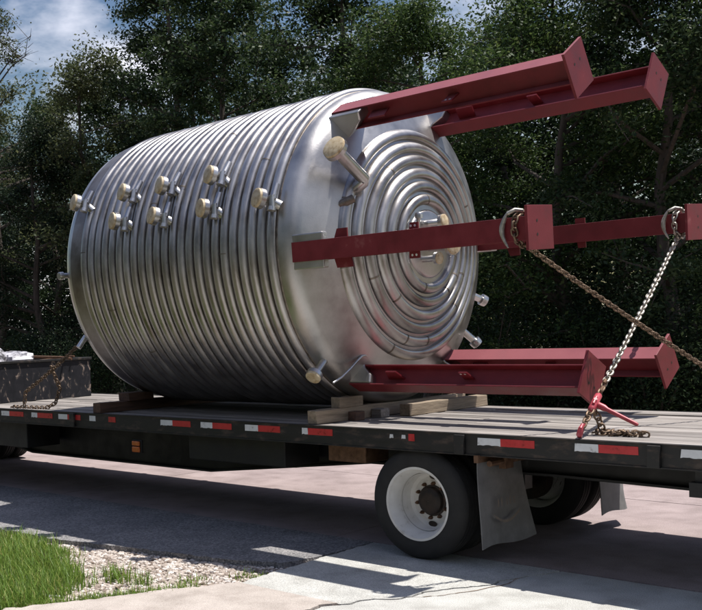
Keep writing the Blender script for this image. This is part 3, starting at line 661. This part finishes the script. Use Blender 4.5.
# half-pipe coils on the barrel
NC = 24; P0, P1 = -4.06, -1.285
pitch = (P1 - P0) / (NC - 1); cw = .049
for i in range(NC):
    xc = P0 + i * pitch; hh = .046
    pr = []
    for k in range(11):
        t = math.pi * k / 10; pr.append((xc - cw * math.cos(t), RS - .003 + hh * math.sin(t) ** .85))
    hx = pitch / 2
    b = MB(); seg = 144; vs = []; fs = []
    ph0 = random.uniform(0, 6)
    for q, (a, r) in enumerate(pr):
        for k in range(seg):
            t = 2 * math.pi * k / seg
            wob = .0035 * math.sin(3 * t + ph0) + .002 * math.sin(7 * t + 2 * ph0) + .0012 * math.sin(17 * t + 5 * ph0)
            vs.append(AX @ Vector(((r + wob * .6) * math.cos(t), (r + wob * .6) * math.sin(t), a + wob)))
    for q in range(len(pr) - 1):
        for k in range(seg):
            k2 = (k + 1) % seg; fs.append((q * seg + k, q * seg + k2, (q + 1) * seg + k2, (q + 1) * seg + k))
    b.add(vs, fs); co = vpart(b, 'coil', M['coil'], smooth=60)
    # butt-weld collars where pipe lengths meet
    for _ in range(1 if i % 3 == 0 else 0):
        a0 = random.uniform(120, 235); wb = MB(); dv = .35
        pts0 = [(xc - (cw + .002) * math.cos(math.pi * k / 8), RS + (hh + .003) * math.sin(math.pi * k / 8) ** .85) for k in range(9)]
        vs = [rt(x, r, a0) for x, r in pts0] + [rt(x, r, a0 + dv) for x, r in pts0]
        wb.add(vs, [(k, k + 1, k + 10, k + 9) for k in range(8)]); vpart(wb, 'butt_weld', M['weld'], co)
    # fillet weld lines each side
wl = None
# coils on the bottom head
for i in range(6):
    r0 = .425 + i * .127; pr = []; hw = .051
    for k in range(11):
        t = math.pi * k / 10; rr = r0 - hw * math.cos(t); pr.append((head_x(rr) - .004 + .05 * math.sin(t) ** .85, rr))
    b = MB(); b.lathe(pr, AX, 120); co = vpart(b, 'head_coil', M['coil'], smooth=60)
    for _ in range(3):
        a0 = random.uniform(0, 360); dv = 1.0 / max(.4, r0)
        pts0 = [(x + .003, r) for x, r in pr]; wb = MB()
        wb.add([rt(x, r, a0) for x, r in pts0] + [rt(x, r, a0 + dv) for x, r in pts0], [(k, k + 1, k + 12, k + 11) for k in range(10)]); vpart(wb, 'butt_weld', M['weld'], co)
# hub plate, nozzles on the head
b = MB(); b.lathe([(APEX - .03, .33), (APEX - .012, .325), (APEX + .004, .30), (APEX + .006, .002)], AX, 64); vpart(b, 'hub_plate', M['head'], smooth=50)
def nozzle(path, r, cap_r, cap_n, name='nozzle', capmat='cap', thick=.035, flange=True):
    b = MB(); b.tube(path, r, 14); end = Vector(path[-1]); n = Vector(cap_n).normalized(); mm = frame(end, n)
    if flange: b.lathe([(-.012, r), (-.010, cap_r), (thick * .6, cap_r), (thick * .6, cap_r * .8)], mm, 22)
    o = vpart(b, name, M['steel'], smooth=40)
    c = MB(); c.lathe([(thick * .55, cap_r * .97), (thick, cap_r * .94), (thick + .006, cap_r * .80), (thick + .007, .001)], mm, 22); vpart(c, 'cap', M[capmat], o, smooth=40)
    return o
nozzle([rt(APEX - .02, 0, 0), rt(-.42, 0, 0)], .075, .125, (1, 0, 0))
nozzle([(-.70, YC - .20, ZC + .17), (-.52, YC - .20, ZC + .17), (-.48, YC - .15, ZC + .18), (-.45, YC - .10, ZC + .185)], .035, .07, (.9, .1, .12))
nozzle([(-.70, YC - .27, ZC + .10), (-.60, YC - .27, ZC + .13), (-.585, YC - .27, ZC + .235)], .022, .038, (0, 0, 1), capmat='steel')
nozzle([(-.70, YC - .12, ZC - .15), (-.50, YC - .12, ZC - .15)], .03, .06, (1, 0, 0))
# elbow pipe on the knuckle
nozzle([on(348, 196, 0, -.95), on(355, 189, 0, -.83), on(360, 185, 0, -.765), on(363.5, 182, 0, -.73), on(364, 179, 0, -.722), on(336.5, 150, 0, -.72)], .055, .112, on(336.5, 150, 0, -.72) - on(365, 179, 0, -.72), thick=.055)
b = MB(); b.tube([(-.96, .22, 3.06), (-.83, .25, 3.10), (-.79, .30, 3.13)], .04, 10); b.tube([(-.88, .40, 3.22), (-.80, .42, 3.30)], .035, 10); vpart(b, 'pipe_stub', M['weld'], smooth=50)
# coil nozzles on the barrel
for (X, th, pd, ang) in ((-4.07, 157, -1, 8), (-3.25, 156.5, -1, 6), (-3.29, 167, -1, 0), (-2.65, 156.6, -1, 6), (-2.67, 167.4, -1, 0), (-1.95, 156.2, -1, 4), (-1.96, 167.4, -1, 0), (-1.23, 167.2, -1, 0)):
    n = Vector((-.30, -.92, .16 + random.uniform(-.06, .06) + (.10 if th < 160 else 0))).normalized(); end = rt(X - .06, RS + .165, th - .9); base = end - n * .115
    o = nozzle([rt(X + .03, RS + .0, th), base, end], .045, .092, n, thick=.058)
    sb = MB(); tt = tan(th) * pd
    side = Vector((.055, 0, 0))
    sb.tube([base + rad(th) * .075 + side * .3, base + rad(th) * .075 + side + tt * .02, base + rad(th) * .06 + side + tt * -.07], .034, 10)
    sb.tube([base + rad(th) * .06 + side, base + rad(th) * .03 + side + tt * .15], [.034, .028], 10)
    sb.lathe([(-.0, .042), (.035, .042), (.04, .02), (.042, .001)], frame(base + rad(th) * .06 + side - tt * .07, -tt), 12)
    vpart(sb, 'elbow', M['steel'], o, smooth=45)
# nozzle under the knuckle, far-side nozzles, back-end lugs
nozzle([rt(-1.13, 1.44, 226), rt(-1.09, 1.70, 224)], .036, .075, rad(222) + Vector((.1, 0, 0)), thick=.05)
for (X, th) in ((-1.02, -19), (-.97, -37)):
    nozzle([rt(X - .10, 1.30, th), rt(X - .03, 1.60, th)], .038, .062, rad(th) + Vector((.35, -.35, 0)), capmat='steel', thick=.05)
nozzle([rt(-4.5, 1.40, 183), rt(-4.5, 1.535, 183)], .03, .045, rad(183), capmat='steel')
b = MB(); b.tube([rt(-4.5, 1.45, 212), rt(-4.52, 1.60, 214)], .03, 10); vpart(b, 'lug', M['steel'], smooth=40)
# bent drain rod at the bottom of the head
b = MB(); b.tube([on(333, 383, 0, -.98), on(342, 377, 0, -.96), on(351, 368, 0, -.95), on(358, 360, 0, -.94), on(362, 356, 0, -.935), on(365, 355.2, 0, -.935), on(370, 358, 0, -.94), on(385, 367, 0, -.96)], .012, 8); vpart(b, 'drain_rod', M['steel'], smooth=60)

# legs -------------------------------------------------------------
TILT = 3.334; LX0, LX1 = -1.08, 1.236; RO, RI = 1.50, 1.297; FW = .0875
def leg(deg):
    th = deg + TILT; m = frame((0, YC, ZC), rad(th), (1, 0, 0))     # local x -> X, local z -> radial, y -> z x X
    # local y direction = rad x X ; use symmetric sections
    b = MB(); ft = .013
    b.box(LX0, LX1, -FW, FW, RO - ft, RO, m); b.box(LX0 + .04, LX1, -FW, FW, RI, RI + ft, m); b.box(LX0 + .04, LX1, -.005, .005, RI + ft, RO - ft, m)
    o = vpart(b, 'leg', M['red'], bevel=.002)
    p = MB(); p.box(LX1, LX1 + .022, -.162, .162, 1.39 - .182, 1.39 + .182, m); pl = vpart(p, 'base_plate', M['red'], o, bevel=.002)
    for sy in (-.045, .045):
        h = MB(); hm = m @ Matrix.Translation((LX1 + .0235, sy * 0 + (.05 if sy > 0 else -.05), 1.44 - (.0 if sy > 0 else .0))) @ Matrix.Rotation(R(90), 4, 'Y')
        h.add([hm @ Vector((.011 * math.cos(t), .011 * math.sin(t), 0)) for t in np.linspace(0, 2 * math.pi, 12, endpoint=False)], [tuple(range(12))]); vpart(h, 'bolt_hole', M['hub'], pl)
    # gusset tabs near the vessel and a lug plate further out
    for x0, x1, hw, r0, r1, sk in ((-.70, -.52, .168, 1.395, 1.41, .05), (.10, .20, .145, 1.39, 1.404, .0)):
        t = MB()
        for s in (-1, 1):
            pts = [(x0 + (.0 if s > 0 else 0), s * .006), (x1, s * .006), (x1 + sk * (s < 0), s * hw), (x0 + sk + .02 * (s > 0), s * hw)]
            if s < 0: pts = pts[::-1]
            vs = [m @ Vector((x, y, r0)) for x, y in pts] + [m @ Vector((x, y, r1)) for x, y in pts]
            t.add(vs, [(3, 2, 1, 0), (4, 5, 6, 7), (0, 1, 5, 4), (1, 2, 6, 5), (2, 3, 7, 6), (3, 0, 4, 7)])
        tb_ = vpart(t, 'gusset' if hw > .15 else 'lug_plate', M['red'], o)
        if hw < .15:
            for xx in (.13, .17):
                for s in (-1, 1):
                    h = MB(); h.lathe([(-.001, .010), (.0, .010), (.0005, .001)], m @ Matrix.Translation((xx, s * .118, r1 + .001)), 10); vpart(h, 'hole_rim', M['tapew'], o)
    # stainless saddle pad between leg and vessel
    q = MB(); nearside = deg in (120, 180); hw = .158 if nearside else .10; xe = 0 if nearside else -.10
    pm = m @ Matrix(((1, 0, 0, 0), (0, 0, 1, 0), (0, 1, 0, 0), (0, 0, 0, 1)))
    q.prism([(-1.10, 1.22), (-1.0, 1.22), (-.84 + xe, 1.33), (-.75 + xe, 1.40), (-.73 + xe, 1.485), (-1.10, 1.485)], -hw, hw, pm); vpart(q, 'saddle_pad', M['head'], bevel=.012)
    return o
for d in (180, 120, 60, 0, 240, 300): leg(d)

# ================================================================== THINGS ON THE DECK
def timber(name, label, x0, x1, ya, yb, z0, z1, mat, cat='timber', group=None):
    o = empty(name); bpy.data.objects.remove(o)
    b = MB(); c = Vector(((x0 + x1) / 2, (ya + yb) / 2, z0)); n = 6; vs = []
    rs = random.Random(hash(label) % 9999 if False else len(label) * 7)
    prof = [(-1, 0), (1, 0), (1, 1), (-1, 1)]
    for k in range(n + 1):
        t = k / n; y = ya + (yb - ya) * t - c.y
        for (sx, sz) in prof: vs.append((sx * (x1 - x0) / 2 + rs.gauss(0, .0025), y + (rs.gauss(0, .006) if k in (0, n) else 0), sz * (z1 - z0) + (rs.gauss(0, .002) if sz else 0)))
    fs = [(3, 2, 1, 0), tuple(4 * n + i for i in range(4))]
    for k in range(n):
        for i in range(4): j = (i + 1) % 4; fs.append((4 * k + i, 4 * k + j, 4 * k + 4 + j, 4 * k + 4 + i))
    b.add(vs, fs); o = b.build(name, mat, bevel=.006); o.location = c; tag(o, label, cat, group); return o
timber('timber', 'long pale timber lying across the deck under the coil-free end of the vessel', -1.21, -1.09, .06, 2.50, DZ, DZ + .124, M['timber'], group='dunnage timbers')
timber('timber', 'shorter timber behind the long one, its end showing below the far lower leg', -.96, -.84, 1.15, 2.52, DZ, DZ + .115, M['timber'], group='dunnage timbers')
timber('wood_block', 'short tan wood block wedged under the vessel on top of the long timber', -1.20, -1.09, .40, .74, DZ + .124, DZ + .222, M['timber'], 'block')
timber('wood_block', 'dark square block on the deck against the long timber', -1.085, -.98, .50, .62, DZ, DZ + .085, M['timber_dark'], 'block')
timber('wood_block', 'small grey block on the deck right of the dark square block', -1.085, -.97, .86, 1.00, DZ, DZ + .085, M['plank'], 'block')
timber('timber', 'brown timber across the deck under the far left end of the vessel', -4.40, -4.27, .03, 2.50, DZ, DZ + .112, M['timber_dark'], group='dunnage timbers')
timber('wood_block', 'dark brown block wedged under the barrel on the brown timber', -4.42, -4.22, .42, .80, DZ + .112, DZ + .205, M['timber_dark'], 'block')

# black steel box at the front of the deck
bx = empty('steel_box', (-8.3, 1.15, DZ)); tag(bx, 'scuffed black open steel box standing at the front of the deck', 'box')
def bpart(b, name, mat):
    o = b.build(name, mat, bx, bevel=.004); o.location = -bx.location; return o
BX0, BX1, BY0, BY1, BH = -9.4, -7.15, .22, 2.10, .535
for (a, b_, c, d, nm) in ((BX1 - .012, BX1, BY0, BY1, 'end_panel'), (BX0, BX0 + .012, BY0, BY1, 'end_panel'), (BX0 + .012, BX1 - .012, BY0, BY0 + .012, 'side_panel'), (BX0 + .012, BX1 - .012, BY1 - .012, BY1, 'side_panel')):
    q = MB(); q.box(a, b_, c, d, DZ, DZ + BH); bpart(q, nm, M['boxsteel'])
q = MB(); q.box(BX0, BX1 + .02, BY0 - .02, BY0 + .05, DZ + BH, DZ + BH + .035); q.box(BX0, BX1 + .02, BY1 - .05, BY1 + .02, DZ + BH, DZ + BH + .035); q.box(BX1 - .05, BX1 + .02, BY0 + .05, BY1 - .05, DZ + BH, DZ + BH + .033); q.box(BX0, BX0 + .07, BY0 + .05, BY1 - .05, DZ + BH, DZ + BH + .033); bpart(q, 'rim', M['rail'])
q = MB(); q.box(BX0 + .012, BX1 - .012, BY0 + .012, BY1 - .012, DZ + .34, DZ + .36); bpart(q, 'inner_floor', M['rust'])
# white wrapped bundle lying in and over the box
def bundle(label, c, dims, seed):
    rs = np.random.default_rng(seed); n, m_ = 14, 10; vs = []; fs = []
    for i in range(n):
        v = -math.pi / 2 + math.pi * i / (n - 1)
        for j in range(m_ * 2):
            u = 2 * math.pi * j / (m_ * 2); e = lambda t: math.copysign(abs(t) ** .55, t)
            p = np.array([e(math.cos(v)) * e(math.cos(u)) * dims[0], e(math.cos(v)) * e(math.sin(u)) * dims[1], e(math.sin(v)) * dims[2]])
            p *= 1 + rs.normal(0, .05); vs.append(p)
    k = m_ * 2
    for i in range(n - 1):
        for j in range(k): fs.append((i * k + j, i * k + (j + 1) % k, (i + 1) * k + (j + 1) % k, (i + 1) * k + j))
    b = MB(); b.add(vs, fs); o = b.build('wrapped_bundle', M['tarp'], smooth=35); o.location = c; tag(o, label, 'bundle'); return o
bundle('crumpled white wrapped bundle on top of the black steel box', (-7.95, .62, DZ + .36 + .20), (.55, .32, .205), 4)
bundle('smaller grey-white wrapped bundle beside the bigger one in the steel box', (-7.72, 1.12, DZ + .36 + .165), (.34, .24, .165), 9)
b = MB(); b.tube([(-8.6, 1.5, DZ + .52), (-7.9, 1.6, DZ + .60), (-7.2, 1.62, DZ + .585), (-7.0, 1.66, DZ + .56)], .018, 8); b.tube([(-8.4, 1.72, DZ + .5), (-7.1, 1.78, DZ + .595)], .014, 8); tag(b.build('steel_rods', M['rust'], smooth=60), 'rusty rods sticking out over the rim of the steel box', 'rods')

# chains ------------------------------------------------------------
def link_verts(L_, W_, r, seg=12, sides=6):
    pts = []
    for k in range(seg):
        t = 2 * math.pi * k / seg; x = math.copysign(abs(math.cos(t)) ** .8, math.cos(t)) * L_ / 2; y = math.copysign(abs(math.sin(t)) ** .8, math.sin(t)) * W_ / 2; pts.append((x, y, 0))
    b = MB(); b.tube(pts, r, sides, closed=True); return b
LK = link_verts(.066, .044, .0078)
def chain(pts, pitch=.046, scale=1.0, jitter=0, twist=45):
    pts = [Vector(p) for p in pts]; b = MB(); d = 0; seg = 0; k = 0
    lens = [(q - p).length for p, q in zip(pts[:-1], pts[1:])]; tot = sum(lens); s = pitch / 2
    while s < tot:
        a = 0; acc = s
        while acc > lens[a]: acc -= lens[a]; a += 1
        p = pts[a].lerp(pts[a + 1], acc / lens[a]); t = (pts[a + 1] - pts[a]).normalized()
        m = frame(p, t.orthogonal(), t)
        m = m @ Matrix.Rotation(R(twist + (90 if k % 2 else 0) + random.uniform(-12, 12) + jitter * random.uniform(-40, 40)), 4, 'X') @ Matrix.Scale(scale, 4)
        b.add([m @ Vector(v) for v in LK.v], LK.f); s += pitch; k += 1
    return b
def sag(a, b2, amount, n=14):
    a = Vector(a); b2 = Vector(b2); return [a.lerp(b2, k / n) - Vector((0, 0, amount * 4 * (k / n) * (1 - k / n))) for k in range(n + 1)]
LNEAR = rt(1.12, 1.39, 180 + TILT); LFAR = rt(1.12, 1.39, TILT)
ANB = Vector((1.46, .035, DZ)); ANA = Vector((1.95, 2.49, DZ))
# chain wrapped round a leg: loop in the plane X = const
def leg_loop(X, c, hw=.125, hr=.135):
    return [c + Vector((0, math.cos(t) * hr, math.sin(t) * hw)) for t in np.linspace(0, 2 * math.pi, 20)]
startB = LFAR + Vector((0, -.06, -.13)); endB = ANB + Vector((0, .0, .05))
cB = chain(leg_loop(1.12, LFAR)).build('tmp', M['chain']); bpy.data.objects.remove(cB)
ratchet = startB.lerp(endB, .795)
b = chain(leg_loop(1.12, LFAR)); b2_ = chain(sag(startB, ratchet, .012)); b.add(b2_.v, b2_.f)
tag(b.build('tie_chain', M['chain'], smooth=60), 'bright steel chain from the far mid leg down to the red lever binder', 'chain', 'tie-down chains')
startA = LNEAR + Vector((0, .05, -.13)); endA = ANA + Vector((0, 0, .03)); midA = startA.lerp(endA, .80)
b = chain(leg_loop(1.12, LNEAR)); b2_ = chain(sag(startA, midA, .02), scale=.86, pitch=.041); b.add(b2_.v, b2_.f)
tag(b.build('tie_chain', M['chain_rust'], smooth=60), 'brownish chain from the near mid leg down past the far lower leg plate', 'chain', 'tie-down chains')
# lever binder
def binder(label, top, bot, lever_dir, lever_len):
    root = empty('load_binder', bot); tag(root, label, 'load binder')
    def part(b, name, mat):
        o = b.build(name, mat, root, smooth=45); o.location = -Vector(bot); return o
    top = Vector(top); bot = Vector(bot); ax = (top - bot).normalized(); Ln = (top - bot).length
    P = lambda t: bot + ax * Ln * t
    side = ax.cross(Vector(lever_dir)).normalized(); ld = Vector(lever_dir).normalized()
    b = MB(); b.tube([P(.44), P(.455), P(.47), P(.76), P(.775), P(.80)], [.012, .020, .028, .028, .020, .012], 12); part(b, 'barrel', M['binder'])
    b = MB()
    for sg in (-1, 1): b.tube([P(.52) + side * sg * .034, P(.66) + side * sg * .034], .011, 8)
    b.tube([P(.60) - side * .045, P(.60) + side * .045], .014, 8); part(b, 'yoke', M['binder'])
    hw0 = P(.60) + ld * .03; b = MB()
    b.tube([hw0, P(.60) + ld * lever_len * .22, P(.60) + ld * lever_len * .30, P(.60) + ld * lever_len * .96, P(.60) + ld * lever_len], [.024, .026, .017, .015, .010], 10); part(b, 'lever', M['binder'])
    b = chain([P(.46), P(.10)], jitter=.3); part(b, 'lower_links', M['chain_rust'])
    b = chain([P(.78), P(1.0)], jitter=.3); part(b, 'upper_links', M['chain_rust'])
    b = MB(); a0 = P(.06)
    b.tube([P(.16), a0 + side * .02, a0 + side * .042 - ax * .03, a0 - ax * .065, a0 - side * .042 - ax * .04, a0 - side * .045 + ax * .005], [.016, .019, .021, .021, .018, .011], 8); part(b, 'lower_hook', M['binder'])
    b = MB(); a1 = P(.97)
    b.tube([P(.86), a1 - side * .01, a1 + side * .035 + ax * .02, a1 + ax * .055, a1 - side * .034 + ax * .03, a1 - side * .034], [.014, .017, .018, .018, .015, .010], 8); part(b, 'upper_hook', M['rust'])
    return root, P
lvpt = on(638, 425, 1, .36)
rootb, P = binder('red lever binder hooked on the near deck edge under the bright chain', ratchet, endB, lvpt - endB.lerp(ratchet, .60), (lvpt - endB.lerp(ratchet, .60)).length)
binder('red lever binder at the right picture edge on the brownish chain', midA, endA, (.9, -.3, -.35), .42)
# loose chain tails
t0 = P(.55); yb = t0.y + .02
pile = [t0 + Vector((0, .01, -.02)), Vector((t0.x + .03, t0.y + .06, DZ + .06)), Vector((t0.x + .03, t0.y + .08, DZ + .012))]
for k in range(12): pile.append(Vector((t0.x + .03 + .055 * k * (.55 if k < 6 else .4) + (.0), t0.y + .10 + .06 * math.sin(k * 1.9), DZ + .012 + .006 * (k % 2))))
b = chain(pile, jitter=1)
e2 = [Vector((t0.x - .04 + .045 * k, t0.y + .05 + .05 * math.sin(k * 2.4 + 1), DZ + .012 + .01 * (k % 2))) for k in range(11)]; b3 = chain(e2, jitter=1); b.add(b3.v, b3.f)
tag(b.build('loose_chain', M['chain_rust'], smooth=60), 'slack chain tail heaped on the deck beside the lever binder', 'chain', 'loose chain tails')
ta = midA + Vector((0, 0, -.03)); gx = ta.x
b = chain([ta, Vector((gx + .01, ta.y, DZ + .03)), Vector((gx + .05, ta.y + .02, DZ + .012)), Vector((gx + .3, ta.y + .01, DZ + .012)), Vector((gx + .45, ta.y - .1, DZ + .012))], jitter=.5)
tag(b.build('loose_chain', M['chain_rust'], smooth=60), 'slack chain hanging from the brownish chain down to the deck at the right edge', 'chain', 'loose chain tails')
# grey hooks on the mid legs
def hook(label, c):
    b = MB(); pts = [c + Vector((-.03 - .05 * math.sin(math.pi * k / 10), -.135 + .0 * k, .12 - .26 * k / 10)) for k in range(11)]
    b.tube(pts, [.006, .012, .016, .018, .02, .02, .018, .015, .012, .010, .006], 8); b.tube([c + Vector((-.03, -.135, .11)), c + Vector((.02, -.12, .135)), c + Vector((.04, -.05, .13))], .015, 8)
    tag(b.build('grab_hook', M['chain'], smooth=50), label, 'hook', 'grab hooks on the mid legs')
hook('grey grab hook behind the end plate of the near mid leg', LNEAR + Vector((-.02, 0, 0))); hook('grey grab hook behind the end plate of the far mid leg', LFAR + Vector((-.02, 0, 0)))
# front chain: from the vessel's left end down to the deck edge beside the box
fa = Vector((-5.85, .06, DZ + .015)); fb = rt(-4.62, 1.30, 214)
j = fa + Vector((.02, .02, .20))
b = chain(sag(j, fb, .03)); 
for pl in ([j, fa], [fa + Vector((-.35, .05, 0)), fa + Vector((-.15, .03, 0)), fa + Vector((.12, .06, 0)), fa + Vector((.34, .10, .0)), fa + Vector((.45, .16, .06)), fa + Vector((.50, .20, .24)), j.lerp(fb, .42)]):
    b3 = chain(pl, jitter=.4); b.add(b3.v, b3.f)
tag(b.build('tie_chain', M['chain_rust'], smooth=60), 'rusty chain from the left end of the vessel to the deck beside the box', 'chain', 'tie-down chains')
# dry leaves and litter on the verge
for i, (px, py, s) in enumerate(((52, 598, .12), (30, 609, .10), (118, 590, .06))):
    p = on(px, py, 2, -.05); b = MB(); n = 7; vs = []
    for k in range(n):
        t = 2 * math.pi * k / n; vs.append((math.cos(t) * s * random.uniform(.7, 1.1), math.sin(t) * s * .35 * random.uniform(.7, 1.1), random.uniform(0, .03)))
    b.add(vs + [(v[0], v[1], v[2] + .004) for v in vs], [tuple(range(n - 1, -1, -1)), tuple(range(n, 2 * n))] + [(k, (k + 1) % n, n + (k + 1) % n, n + k) for k in range(n)])
    o = b.build('scrap', M['tapew'] if i == 0 else M['timber'], smooth=30); o.location = (p.x, p.y, -.045); o.rotation_euler = (0, 0, .6 + i)
    tag(o, ('whitish scrap lying in the grass near the walk', 'brown scrap at the bottom edge beside the walk', 'small bark scrap among the gravel')[i], 'litter')
